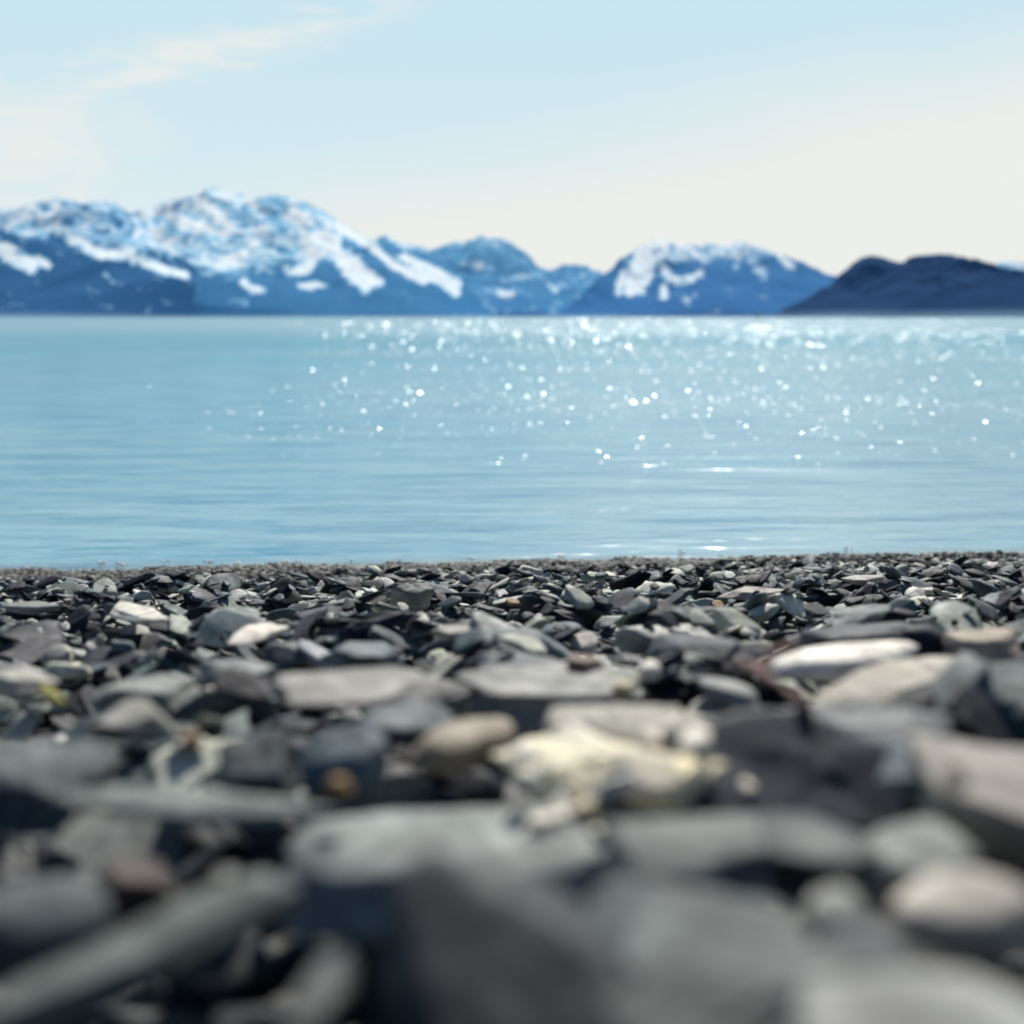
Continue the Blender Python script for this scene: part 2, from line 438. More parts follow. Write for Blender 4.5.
# ------------------------------------------------------------------ stones one can point to
# (end A px, end B px, full width m, thickness m, tilt deg (+ = top turned to the camera), colour, style, lift m, label, short name, class)
DK = (.035, .042, .06); MD = (.11, .13, .14); LT = (.25, .265, .255); BG = (.40, .36, .30); CR = (.82, .76, .64)
GB = (.14, .175, .19)
LAND = [
 # --- middle distance, right
 ((764,660),(916,650), .080,.034, 14, (1.0,.95,.84), 'pebble', .034, 'long cream white stone lying like a bone, brightest stone on the right', 'cream bone stone', 'cream'),
 ((825,700),(958,656), .070,.026, 16, (.44,.41,.35), 'slab', .030, 'long beige slab sloping up to the right under the cream bone stone', 'sloping beige slab', 'beige'),
 ((888,632),(962,628), .10,.085, -8, (.022,.027,.045), 'pebble', .030, 'smooth round navy black stone standing up behind the cream bone stone', 'round black stone', 'dark slate'),
 ((815,640),(905,628), .13,.06, -6, DK, 'chunk', .010, 'broad dark slate block left of the round black stone', 'broad dark block', 'dark slate'),
 ((985,705),(1100,668), .13,.09, 30, (.10,.13,.125), 'chunk', .02, 'big dark green grey boulder cut off by the right edge', 'right edge boulder', 'mid grey'),
 ((715,778),(905,752), .13,.08, 64, (.035,.042,.06), 'slab', .010, 'wide dark slate slab leaning in shadow below the sloping beige slab', 'wide shadowed slab', 'dark slate'),
 ((790,722),(925,728), .055,.022, 16, MD, 'slab', .026, 'grey slab edge lying over the wide shadowed slab', 'upper grey slab', 'mid grey'),
 ((905,740),(960,790), .05,.03, 25, (.17,.19,.2), 'slab', .03, 'narrow grey bar stone pointing down to the right', 'narrow grey bar', 'mid grey'),
 ((955,790),(1090,760), .12,.07, 14, (.40,.37,.33), 'chunk', .03, 'big pale beige stone at the right edge below the boulder', 'big pale edge stone', 'beige'),
 ((944,768),(966,764), .02,.022, 0, (.75,.66,.52), 'pebble', .062, 'tiny cream pebble at the left end of the big pale edge stone', 'tiny cream pebble', 'cream'),
 ((955,642),(1010,634), .07,.04, 10, (.5,.42,.34), 'chunk', .02, 'small pinkish beige lump above the right edge boulder', 'pinkish lump', 'beige'),
 ((838,616),(888,604), .08,.03, 15, LT, 'slab', .02, 'pale grey wedge left of the round black stone, further back', 'far pale wedge', 'pale grey'),
 ((715,592),(800,590), .10,.03, 10, (.42,.40,.36), 'slab', .012, 'long pale flat stone far out in the middle right', 'far pale bar', 'beige'),
 ((840,578),(885,576), .10,.03, 10, (.42,.41,.38), 'slab', .012, 'pale flat stone near the water on the right', 'waterside pale stone', 'beige'),
 # --- middle
 ((460,690),(596,672), .15,.060, 16, (.36,.345,.31), 'slab', .020, 'broad pale grey slab in the middle of the beach', 'broad middle slab', 'pale grey'),
 ((412,748),(520,712), .065,.040, 20, (.40,.345,.27), 'pebble', .022, 'beige tongue shaped stone pointing left from the broad middle slab', 'beige tongue stone', 'beige'),
 ((352,722),(470,708), .10,.040, 18, (.09,.115,.13), 'pebble', .018, 'smooth dark grey flat stone left of the broad middle slab', 'dark flat stone', 'mid grey'),
 ((282,694),(438,670), .10,.022, 14, (.30,.28,.255), 'slab', .040, 'long thin pinkish grey slab bridging a black hollow', 'bridging slab', 'pale grey'),
 ((292,752),(402,748), .085,.075, 14, (.135,.175,.20), 'pebble', .022, 'egg shaped blue grey stone left of the beige tongue stone', 'blue grey egg stone', 'mid grey'),
 ((222,752),(300,748), .075,.080, 20, (.085,.105,.115), 'chunk', .020, 'upright dark grey block beside the blue grey egg stone', 'upright grey block', 'mid grey'),
 ((-30,765),(96,752), .12,.045, 12, (.12,.14,.145), 'slab', .03, 'large grey slab at the left edge in the middle distance', 'left edge slab', 'mid grey'),
 ((455,640),(560,628), .12,.07, -4, (.15,.18,.19), 'chunk', .012, 'bulky blue grey block behind the broad middle slab', 'bulky blue block', 'mid grey'),
 ((660,612),(740,606), .12,.06, -8, DK, 'chunk', .012, 'humped dark slate block in the far middle right', 'humped dark block', 'dark slate'),
 ((655,640),(722,650), .09,.05, -4, (.045,.055,.07), 'slab', .015, 'dark slate slab left of the cream bone stone', 'dark left slab', 'dark slate'),
 ((385,640),(350,655), .09,.03, 10, GB, 'slab', .02, 'grey slate flake behind the bridging slab', 'grey flake', 'mid grey'),
 # --- bright far left stones
 ((108,604),(160,618), .085,.022, 18, (.72,.68,.60), 'slab', .022, 'bright cream tile with straight edges on the far left', 'bright cream tile', 'cream'),
 ((238,633),(286,624), .065,.022, 20, (.78,.74,.66), 'slab', .022, 'bright cream flake right of the bright cream tile', 'bright cream flake', 'cream'),
 ((390,592),(438,590), .07,.085, 40, (.26,.275,.25), 'slab', .03, 'upright speckled pale grey wedge near the water', 'speckled wedge', 'pale grey'),
 ((0,602),(58,606), .09,.025, 14, (.35,.34,.31), 'slab', .02, 'flat pale stone at the far left edge', 'far left pale stone', 'beige'),
 ((435,625),(470,632), .06,.018, 18, (.45,.43,.37), 'slab', .02, 'small pale flake left of the bulky blue block', 'small pale flake', 'beige'),
 ((104,690),(196,680), .07,.030, 18, (.33,.33,.30), 'slab', .02, 'pale grey slim stone on the left, above the arched stone', 'pale slim stone', 'pale grey'),
 ((98,718),(166,712), .06,.024, 22, (.38,.38,.34), 'slab', .03, 'pale arched stone on the left above a small hollow', 'pale arched stone', 'pale grey'),
 ((0,680),(48,672), .07,.03, 20, (.40,.39,.35), 'slab', .03, 'bright grey stone at the left edge beside the yellow green pebble', 'left bright stone', 'pale grey'),
 ((38,682),(66,702), .012,.012, 10, (.42,.40,.10), 'pebble', .03, 'yellow green pebble near the left edge', 'yellow green pebble', 'tan'),
 ((180,736),(206,732), .016,.016, 10, (.50,.30,.16), 'pebble', .035, 'small orange pebble left of the upright grey block', 'orange pebble', 'tan'),
 ((326,780),(352,778), .013,.013, 10, (.42,.25,.10), 'chunk', .025, 'ochre pebble under the blue grey egg stone', 'ochre pebble', 'tan'),
 ((572,660),(598,656), .035,.03, 10, (.34,.23,.19), 'chunk', .035, 'reddish pebble on the right corner of the broad middle slab', 'reddish pebble', 'red brown'),
 ((640,668),(662,660), .03,.03, 15, (.80,.76,.68), 'pebble', .030, 'white pebble between the broad middle slab and the cream bone stone', 'white pebble', 'cream'),
 ((612,686),(634,680), .025,.02, 15, (.72,.66,.46), 'pebble', .028, 'pale yellow pebble lying below the white pebble', 'pale yellow pebble', 'cream'),
 ((205,668),(268,664), .06,.025, 16, (.25,.26,.25), 'slab', .03, 'grey flat stone in the middle left', 'middle left stone', 'pale grey'),
 # --- pale yellow heap
 ((528,742),(628,760), .07,.036, 20, (.96,.90,.68), 'chunk', .022, 'crusted pale yellow stone in the middle, left half of the yellow heap', 'yellow crusted stone', 'cream'),
 ((622,762),(700,772), .055,.032, 18, (.96,.88,.64), 'chunk', .020, 'crusted yellow stone with ochre patches, right of the larger yellow crusted stone', 'ochre patched stone', 'cream'),
 ((540,718),(664,716), .07,.032, 20, (.50,.48,.42), 'slab', .034, 'flat whitish slab lying behind the yellow crusted stone', 'whitish back slab', 'beige'),
 ((630,735),(708,728), .05,.03, 20, (.58,.54,.46), 'slab', .036, 'small beige slab right of the whitish back slab', 'small beige slab', 'beige'),
 ((514,752),(540,744), .024,.020, 15, (.92,.88,.78), 'pebble', .034, 'oval white pebble at the left end of the yellow heap, the upper one', 'upper white pebble', 'cream'),
 ((516,774),(540,768), .022,.020, 15, (.90,.86,.72), 'pebble', .030, 'oval white pebble at the left end of the yellow heap, the lower one', 'lower white pebble', 'cream'),
 ((684,742),(712,728), .022,.020, 15, (.92,.86,.74), 'pebble', .045, 'oval white pebble at the right end of the yellow heap', 'right white pebble', 'cream'),
 ((600,800),(632,794), .024,.020, 15, (.62,.50,.34), 'pebble', .030, 'round tan pebble below the ochre patched stone', 'round tan pebble', 'tan'),
 # --- foreground, strongly out of focus
 ((285,850),(640,815), .13,.055, 8, (.225,.24,.225), 'slab', .000, 'huge pale grey block in the blurred foreground below the yellow heap', 'huge foreground block', 'pale grey'),
 ((80,800),(330,806), .028,.014, 16, (.27,.30,.27), 'slab', .036, 'long thin pale stone left of the huge foreground block', 'long thin stone', 'pale grey'),
 ((10,1010),(296,872), .027,.030, 20, (.17,.205,.19), 'slab', .024, 'long green grey bar stone slanting across the lower left corner', 'slanting bar stone', 'mid grey'),
 ((-60,905),(130,905), .075,.045, 18, (.20,.23,.225), 'pebble', .016, 'grey rounded stone at the left edge of the foreground', 'left foreground stone', 'mid grey'),
 ((290,1030),(350,945), .018,.022, 20, (.16,.17,.17), 'slab', .020, 'slim grey splinter between the slanting bar stone and the bottom edge', 'slim splinter', 'mid grey'),
 ((390,1030),(640,1000), .13,.045, 34, (.125,.14,.15), 'chunk', .012, 'dark blue grey slab upright at the bottom in front of the huge foreground block', 'bottom centre slab', 'mid grey'),
 ((625,880),(800,1010), .070,.040, 22, (.20,.22,.21), 'slab', .030, 'grey green slab slanting down to the right in the foreground', 'slanting green slab', 'pale grey'),
 ((600,845),(765,850), .080,.032, 16, (.25,.265,.25), 'slab', .022, 'pale grey flat slab right of the huge foreground block', 'flat foreground slab', 'pale grey'),
 ((700,815),(860,850), .07,.03, 16, (.15,.17,.165), 'slab', .020, 'mid grey slab below the wide shadowed slab', 'lower grey slab', 'mid grey'),
 ((860,842),(975,850), .055,.025, 20, (.28,.29,.26), 'slab', .026, 'thin pale stone on the right behind the beige foreground pair', 'thin pale stone', 'pale grey'),
 ((800,908),(878,905), .045,.030, 22, (.36,.345,.30), 'pebble', .030, 'small beige stone, left one of the beige foreground pair', 'left beige stone', 'beige'),
 ((880,908),(1060,880), .055,.036, 22, (.40,.375,.32), 'pebble', .030, 'long beige stone, right one of the beige foreground pair', 'right beige stone', 'beige'),
 ((770,985),(930,950), .055,.030, 18, (.15,.165,.165), 'slab', .020, 'dim grey slab right of the slanting green slab', 'dim grey slab', 'mid grey'),
 ((835,1015),(1070,1012), .045,.030, 24, (.36,.345,.315), 'slab', .036, 'pale beige slab filling the bottom right corner', 'bottom right slab', 'beige'),
 ((640,1045),(800,1030), .05,.03, 18, (.14,.16,.165), 'slab', .02, 'grey slab cut off by the bottom edge in the middle', 'bottom grey slab', 'mid grey'),
 ((95,880),(180,862), .05,.03, 10, (.11,.075,.065), 'chunk', .006, 'dull reddish brown stone in the shadow left of the slanting bar stone', 'dull brown stone', 'red brown'),
]
SH = {k: [s for s in LIB if s.style == k] for k in ('slab', 'chunk', 'pebble')}
NLAND[0] = len(stones)
for i, (A, B, wd, th, tilt, colr, style, lift, label, short, cls) in enumerate(LAND):
    if A[1] < 800: lift += .014
    if A[1] < 660: lift += .010
    if A[1] < 640: wd *= .62; th *= .7; A = (A[0] + .12 * (B[0] - A[0]), A[1]); B = (B[0] - .12 * (B[0] - A[0]), B[1])
    A3, B3 = at(*A, lift=lift), at(*B, lift=lift)
    ax = B3 - A3; L = np.linalg.norm(ax); ax = ax / L
    if ax[0] < 0: ax = -ax
    side = np.cross((0, 0, 1.), ax); side /= np.linalg.norm(side)      # points away from the camera
    up = np.cross(ax, side)
    if 'upright' not in label and 'egg' not in label: tilt *= .5
    if 640 <= A[1] < 790: wd *= .88; th *= .85
    if A[1] > 790 and style == 'slab': th *= .72
    t = R(tilt)
    nrm = up * math.cos(t) - side * math.sin(t)
    Rm = np.stack([ax, np.cross(nrm, ax), nrm], 1)
    st = dict(abc=(L / 2 * 1.06, wd / 2 * 1.1, th / 2 * 1.1), R=Rm, pos=(A3 + B3) / 2 - nrm * th * .38, shape=SH[style][(i * 5 + 2) % len(SH[style])],
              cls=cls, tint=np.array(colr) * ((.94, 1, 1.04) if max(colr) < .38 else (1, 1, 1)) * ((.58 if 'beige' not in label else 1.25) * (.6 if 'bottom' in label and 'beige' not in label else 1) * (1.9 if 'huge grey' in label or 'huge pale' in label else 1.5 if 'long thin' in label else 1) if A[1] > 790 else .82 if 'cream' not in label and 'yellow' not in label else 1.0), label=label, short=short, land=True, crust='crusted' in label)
    commit(st)
NLAND[1] = len(stones)

# broken pale fragments heaped round the yellow stones
for _ in range(70):
    q = at(npr.normal(612, 66), min(795, npr.normal(752, 22)), .03)
    a = npr.uniform(.008, .026)
    t = np.array([(1, .95, .82), (1, .92, .70), (.95, .88, .70), (.97, .84, .60)][int(npr.choice(4, p=[.35, .35, .2, .1]))]) * npr.uniform(.8, 1.05)
    drop(q[0], q[1], a, a * npr.uniform(.6, .9), a * npr.uniform(.2, .4), npr.uniform(0, 3), SH['chunk'][npr.integers(7)], 'cream', t, .16, free=True)
for st in stones[NLAND[1]:]: st['crust'] = True
# thin shards standing at angles between the nearest stones
for _ in range(90):
    yy = npr.uniform(.58, 1.2); a = npr.uniform(.030, .058)
    t = np.array([(.05, .06, .075), (.09, .11, .115), (.17, .19, .18)][int(npr.choice(3, p=[.45, .35, .2]))]) * npr.uniform(.8, 1.1)
    drop(npr.uniform(-.42, .42) * yy, yy, a, a * npr.uniform(.4, .7), a * npr.uniform(.08, .15), npr.normal(.3, .8), SH['slab'][npr.integers(28)], 'dark slate', t, .36, True, True)
scatter(9800, .031, .42, .013, .080, True, yr=(1.12, 7.9))
scatter(4200, .017, .35, .008, .03, True, yr=(1.12, 5.0))

# ------------------------------------------------------------------ which stones the photograph shows largest
px = np.arange(1.5, 1024, 3); py = np.arange(545, 1024, 3)
PX, PY = [q.ravel() for q in np.meshgrid(px, py)]
U = (PX - 512) / F; W = (HY - PY) / F
hit = np.full(len(PX), -1, dtype=np.int32); alive = np.ones(len(PX), bool)
d = .22
while d < 8.1:
    ix = ((U * d - X0) / CELL).astype(int); iy = min(ny - 1, int((d - Y0) / CELL))
    ok = alive & (ix >= 0) & (ix < nx)
    k = np.nonzero(ok)[0]
    hh = hm[iy, ix[k]]
    h_ = k[hh >= CZ + W[k] * d]
    hit[h_] = idm[iy, ix[h_]]; alive[h_] = False
    d += max(.004, d * .004)
vis = hit >= 0
cnt = np.bincount(hit[vis], minlength=len(stones))
sxp = np.bincount(hit[vis], weights=PX[vis], minlength=len(stones)) / np.maximum(cnt, 1)
syp = np.bincount(hit[vis], weights=PY[vis], minlength=len(stones)) / np.maximum(cnt, 1)
land_ids = list(range(NLAND[0], NLAND[1]))
order = [i for i in np.argsort(-cnt) if not stones[i].get('land')]
indiv = land_ids + [int(i) for i in order[:298 - len(land_ids)]]
iset = set(indiv)
print('stones', len(stones), 'visible', int((cnt > 0).sum()), 'smallest individual cells', int(cnt[indiv[-1]]),
      'hidden landmarks', [stones[i]['short'] for i in land_ids if cnt[i] < 4])

def stone_arrays(st, res):
    v, f = st['shape'].get(res)
    v = v * np.array(st['abc'])
    if st.get('crust'):
        o = Vector((3.1, 7.7, 1.9))
        nn = np.array([noise.noise(Vector(q) * 55 + o) + .6 * noise.noise(Vector(q) * 130 + o) for q in v.tolist()])
        v = v * (1 + .22 * nn)[:, None]
    return v, f

GROUP = 'slate stones and pebbles lying on the beach'
# labels of the other single stones: look first, then where it lies from the nearest landmark stone
def look(st):
    a, b, c = st['abc']; r = b / a; s = st['shape'].style
    shade = st['cls']
    if s == 'slab': w = 'thin splinter' if r < .56 else ('flat flake' if c / a < .16 else 'angular slab')
    elif s == 'chunk': w = 'blocky stone' if r > .7 else 'long wedge'
    else: w = 'round pebble' if r > .76 else 'oval pebble'
    sz = 'large ' if a > .055 else ('small ' if a < .025 else '')
    return sz + shade + ' ' + w
cands = {}
lxy = np.array([(sxp[i] if cnt[i] else 512, syp[i] if cnt[i] else 700) for i in land_ids])
okl = np.array([cnt[i] >= 6 for i in land_ids])
for i in indiv:
    st = stones[i]
    if st.get('land'): continue
    dd = np.hypot(lxy[:, 0] - sxp[i], (lxy[:, 1] - syp[i]) * 1.8) + (~okl) * 1e6
    j = int(np.argmin(dd)); dx = sxp[i] - lxy[j, 0]; dy = (syp[i] - lxy[j, 1]) * 1.8
    if abs(dx) > abs(dy): rel = 'right of' if dx > 0 else 'left of'
    else: rel = 'in front of' if dy > 0 else 'behind'
    key = (look(st), rel, stones[land_ids[j]]['short'])
    cands.setdefault(key, []).append((dd[j], i))
ORD = ['nearest', 'second nearest', 'third nearest', 'fourth nearest', 'fifth nearest', 'sixth nearest', 'seventh nearest', 'eighth nearest']
for key, lst in cands.items():
    lst.sort()
    for n_, (q, i) in enumerate(lst):
        if len(lst) == 1: stones[i]['label'] = '%s %s the %s' % key
        else: stones[i]['label'] = '%s %s %s the %s' % ((ORD[min(n_, 7)],) + key)

for i in sorted(iset, key=lambda q: -cnt[q]):
    st = stones[i]
    y = st['pos'][1]
    v, f = stone_arrays(st, 5 if y < 1.6 and st.get('land') else 4 if (y < 3 or st.get('land')) else 3)
    off = npr.uniform(0, 40, 3)
    nm = 'beach_pebble' if st['shape'].style == 'pebble' else 'beach_stone'
    me = mesh_np(nm, v, f, M_CRUST if st.get('crust') else M_STONE, tint=st['tint'], lc=v + off)
    o = link(nm, me)
    o.matrix_world = Matrix([[*st['R'][0], st['pos'][0]], [*st['R'][1], st['pos'][1]], [*st['R'][2], st['pos'][2]], [0, 0, 0, 1]])
    tag(o, st['label'], 'pebble' if st['shape'].style == 'pebble' else 'stone', GROUP)

# the rest: thousands of stones as one shingle
def merged(name, lst, label, cat):
    V, Fc, T, L = [], [], [], []; n = 0
    for st in lst:
        y = st['pos'][1]
        v, f = stone_arrays(st, 3 if (y < 5.2 and st['abc'][0] > .012) else 2)
        V.append(v @ st['R'].T + st['pos']); Fc.append(f + n); n += len(v)
        T.append(np.repeat(st['tint'][None], len(v), 0)); L.append(v + npr.uniform(0, 40, 3))
    o = link(name, mesh_np(name, np.concatenate(V), np.concatenate(Fc), M_STONE, tint=np.concatenate(T), lc=np.concatenate(L)))
    return tag(o, label, cat, kind='stuff')
merged('shingle', [s for i, s in enumerate(stones) if i not in iset],
       'dense shingle of dark slate and grey stones covering the beach', 'shingle')

# small wet gravel where the water laps
G = []
for _ in range(17000):
    yy = npr.uniform(5.0, 7.4); x = npr.uniform(-3.4, 3.6)
    ys = (CZ - H0 + CX * x) / SL                   # waterline at this x
    y = ys + npr.normal(-.25, .28)
    if y > ys + .22: continue
    i_, j_ = int((x - X0) / CELL), int((y - Y0) / CELL)
    a = npr.uniform(.007, .021)
    z = (hm[j_, i_] if 0 <= i_ < nx and 0 <= j_ < ny else beach(x, y)) + a * .2
    z = max(z, float(beach(x, y) - depth_of(y)) + a * .3 + .006 * math.sin(x * 5.1 + 1.3) * math.sin(y * 4.3 + .4))
    if z > beach(x, y) + .02: z = beach(x, y) + .004
    u = npr.uniform()
    tint = np.array((.30, .29, .25) if u < .35 else ((.11, .12, .12) if u < .8 else (.05, .055, .06))) * npr.uniform(.7, 1.2)
    G.append(dict(abc=(a, a * npr.uniform(.6, .9), a * npr.uniform(.4, .8)), R=frame(npr.uniform(0, 6.28), (npr.normal(0, .2), npr.normal(0, .2), 1)),
                  pos=np.array((x, y, z)), shape=SH['pebble'][npr.integers(7)], tint=tint))
merged('gravel', G, 'fine wet gravel along the edge of the water', 'gravel')

# ------------------------------------------------------------------ ground sheet
def axis_pts(lo, hi, n): return list(np.linspace(lo, hi, n))
xs = [-30000, -3000, -300, -60, -15, -6] + axis_pts(-4, 4, 90) + [6, 15, 60, 300, 3000, 30000]
ys = [-40, -12, -4, -1, 0] + axis_pts(.18, 8.2, 110) + [9, 11, 15, 30, 80]
xs, ys = np.array(xs), np.array(ys)
gxx, gyy = np.meshgrid(xs, ys)
xe = np.clip(gxx, -8, 8)
gz = CZ - H0 - SL * gyy + CX * xe - DEEP * np.clip(1 - (gyy - 5.2) / 1.2, .28, 1)
gz = gz - hollow(gyy)
gz = np.where(gyy > 9, -.4 - (gyy - 9) * .1, gz)
gz = gz + .010 * np.sin(gxx * 5.1 + 1.3) * np.sin(gyy * 4.3 + .4) * (np.abs(gxx) < 5)
nr, nc = gxx.shape
idx = np.arange(nr * nc).reshape(nr, nc)
quads = np.stack([idx[:-1, :-1], idx[:-1, 1:], idx[1:, 1:], idx[1:, :-1]], -1).reshape(-1, 4)
o = link('ground', mesh_np('ground', np.stack([gxx, gyy, gz], -1).reshape(-1, 3), quads, ground_material()))
tag(o, kind='structure')

# ------------------------------------------------------------------ water
ys = np.concatenate([np.linspace(5.2, 12, 12), [20, 50, 200, 1000, 5000, 12000, 30000]])
xs = np.array([-30000, -6000, -1200, -200, -40, -8, -3, 0, 3, 8, 40, 200, 1200, 6000, 30000])
gxx, gyy = np.meshgrid(xs, ys); nr, nc = gxx.shape
idx = np.arange(nr * nc).reshape(nr, nc)
quads = np.stack([idx[:-1, :-1], idx[:-1, 1:], idx[1:, 1:], idx[1:, :-1]], -1).reshape(-1, 4)
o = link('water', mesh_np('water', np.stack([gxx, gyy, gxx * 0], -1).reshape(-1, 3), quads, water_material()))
tag(o, kind='structure')

# ------------------------------------------------------------------ mountains
def fbm(p, o=5):
    return noise.fractal(Vector(p), 1.0, 2.1, o)
def ridged(p):
    s, a = 0, 1
    p = Vector(p)
    for k in range(4):
        s += a * (1 - abs(noise.noise(p)) * 2); a *= .5; p = p * 2.13 + Vector((3.7, 1.1, 9.2))
    return s / 1.875

def mountain(D, depth, sky, strokes, m, seed, rough=.5, step=1.4, base=317.0, snowbase=0.0, snowline=None, foot=0.0, label=None):
    sky = np.array(sky, float)
    x0, x1 = sky[0, 0], sky[-1, 0]
    nu = int((x1 - x0) / step); nv = 74
    V = np.zeros((nv, nu, 3)); S = np.zeros((nv, nu))
    tt = np.concatenate([np.linspace(-.35, 0, 10)[:-1], np.linspace(0, 1, nv - 9) ** 1.15])
    pxs = np.linspace(x0, x1, nu)
    for i, p in enumerate(pxs):
        hpx = base - np.interp(p, sky[:, 0], sky[:, 1])
        jag = fbm((p * .075, seed, 0)) * 5.0 * rough + fbm((p * .25, seed, 5)) * 2.6 * rough
        hpx = max(0.2, hpx + jag * min(1, hpx / 30))
        Hc = hpx / F * D
        for j, t in enumerate(tt):
            y = D - t * depth
            X = (p - 512) / F * D
            # spurs and gullies running down to the shore
            q = (X / D * 14 + .25 * fbm((X / D * 6, t * 2, seed + 3)), t * 2.4, seed)
            rg = ridged(q) - .55
            rg2 = ridged((X / D * 36, t * 5, seed + 7)) - .5
            g = (1 - abs(t)) if t < 0 else (1 - t) ** (1.0 + .35 * fbm((X / D * 9, seed, 2)))
            bump = (rg * .5 + rg2 * .12) * Hc * rough * 1.5 * min(1, abs(t) * 7) * (1 - abs(t)) * (1 if t > 0 else .4)
            z = Hc * g + bump
            lim = Hc * (1 - max(t, 0) * depth / D) * .985 - .004 * Hc * min(1, t * 10) if t > 0 else z
            if t > .005: z = min(z, lim)
            z = max(z, 0) if t < .98 else -15
            V[j, i] = (X, y, z)
            # projected place of this point, for where snow lies and is painted sunlit or shaded
            sx = 512 + X / y * F; sy = base - z / y * F
            s = snowbase
            if snowline is not None:
                sl_y = np.interp(sx, [q_[0] for q_ in snowline], [q_[1] for q_ in snowline])
                s = max(s, .60 * max(0, min(1, (sl_y - sy) / 12 + .5)))
            for (pts, w, a_) in strokes:
                best = 1e9
                for (ax_, ay_), (bx_, by_) in zip(pts[:-1], pts[1:]):
                    ex, ey = bx_ - ax_, by_ - ay_; l2 = ex * ex + ey * ey + 1e-6
                    k_ = max(0, min(1, ((sx - ax_) * ex + (sy - ay_) * ey) / l2))
                    dd_ = math.hypot(sx - ax_ - k_ * ex, sy - ay_ - k_ * ey)
                    best = min(best, dd_)
                if best < w * 1.6:
                    kk = max(0, min(1, 1.6 - best / w)) / .9
                    a2 = a_ * .90
                    s = s + (a2 - s) * min(1, kk) if a2 < s else max(s, a2 * min(1, kk))
            S[j, i] = s
    idx = np.arange(nv * nu).reshape(nv, nu)
    quads = np.stack([idx[:-1, :-1], idx[1:, :-1], idx[1:, 1:], idx[:-1, 1:]], -1).reshape(-1, 4)
    o = link('mountain', mesh_np('mountain', V.reshape(-1, 3), quads, m, snow=S.ravel()))
    tag(o, kind='structure', label=label)
    return o

SNOW_LIT = (.84, .94, 1.0)  # sunlit snow, painted brighter than the shaded snow colour
def mm(name, hi, lo, sh, zmax, tex=.004): return mountain_material(name, hi, lo, sh, SNOW_LIT, zmax, tex)

# 1: left mountain, dark forested foot
sky1 = [(-140,262),(-80,228),(-40,240),(0,229),(10,233),(25,210),(37,202),(55,197),(66,199),(75,200),(85,207),(92,202),(105,201),(116,203),(124,208),(135,227),(148,236),(162,244),(166,262),(182,274),(190,300),(197,317)]
st1 = [([(2,248),(14,258),(30,266)], 7, 1), ([(40,258),(48,266)], 3, .9), ([(28,208),(42,218),(58,228)], 7, .9), ([(48,199),(60,206)], 4, .9),
       ([(60,226),(74,240),(92,250),(110,254),(124,256)], 4.5, 1.05), ([(118,242),(128,254)], 4, 1), ([(132,259),(150,264),(168,271),(184,275)], 4, 1.05),
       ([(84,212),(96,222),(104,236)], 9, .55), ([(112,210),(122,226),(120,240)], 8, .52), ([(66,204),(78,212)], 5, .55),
       ([(106,275),(112,280)], 3, .5), ([(72,215),(66,225)], 5, .5),([(0,232),(16,240)],5,.15), ([(8,228),(24,214)], 4,.9)]
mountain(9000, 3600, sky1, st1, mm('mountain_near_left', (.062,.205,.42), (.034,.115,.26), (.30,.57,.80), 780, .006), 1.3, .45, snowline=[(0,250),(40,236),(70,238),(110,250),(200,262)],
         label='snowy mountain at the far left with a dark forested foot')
# 2: highest range
sky2 = [(110,236),(130,226),(143,214),(155,205),(170,200),(190,195),(203,193),(212,187),(222,190),(235,192),(250,199),(257,204),(262,197),(272,194),(285,196),(298,200),(310,203),(325,211),(345,226),(358,233),(372,241),(380,238),(388,236),(400,242),(415,246),(428,250),(445,262),(462,280),(480,300),(500,317)]
st2 = [([(144,214),(156,208),(168,204)], 6, .95), ([(168,216),(186,224),(206,232),(222,234)], 7, 1.05), ([(200,200),(214,212),(230,226)], 6, 1.05), ([(222,194),(244,198),(252,206)], 5, .95),
       ([(165,244),(176,256)], 4, 1), ([(150,228),(160,236)], 4, .95), ([(218,264),(236,256),(254,244),(268,238)], 5, 1.05), ([(276,222),(296,220),(310,222)], 5, 1.0), ([(292,212),(306,216)], 4, 1.0),
       ([(318,238),(334,244),(344,256),(354,270),(366,280)], 10, 1.1), ([(306,244),(318,254)], 6, 1.05), ([(288,268),(302,270),(312,262)], 5, .95), ([(338,226),(360,240),(376,252),(392,264),(412,274),(424,280)], 4, 1.1), ([(364,276),(380,282)], 4, 1),
       ([(398,254),(420,264),(440,274),(458,284)], 4, 1.05), ([(408,262),(436,278),(456,292)], 4, 1.0), ([(244,282),(250,288),(264,292)], 3, .85), ([(308,283),(326,285)], 2.6, .85), ([(300,284),(312,288)],3,.8),
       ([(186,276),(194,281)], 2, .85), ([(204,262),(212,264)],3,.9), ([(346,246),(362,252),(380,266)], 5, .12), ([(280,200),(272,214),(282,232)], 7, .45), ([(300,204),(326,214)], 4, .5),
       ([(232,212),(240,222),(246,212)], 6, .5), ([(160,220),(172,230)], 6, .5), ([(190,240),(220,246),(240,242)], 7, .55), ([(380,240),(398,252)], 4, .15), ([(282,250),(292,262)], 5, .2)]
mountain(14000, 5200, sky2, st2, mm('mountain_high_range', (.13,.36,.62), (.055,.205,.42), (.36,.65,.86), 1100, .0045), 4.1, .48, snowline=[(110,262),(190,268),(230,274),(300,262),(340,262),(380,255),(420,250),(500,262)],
         label='highest snow covered peaks left of the centre')
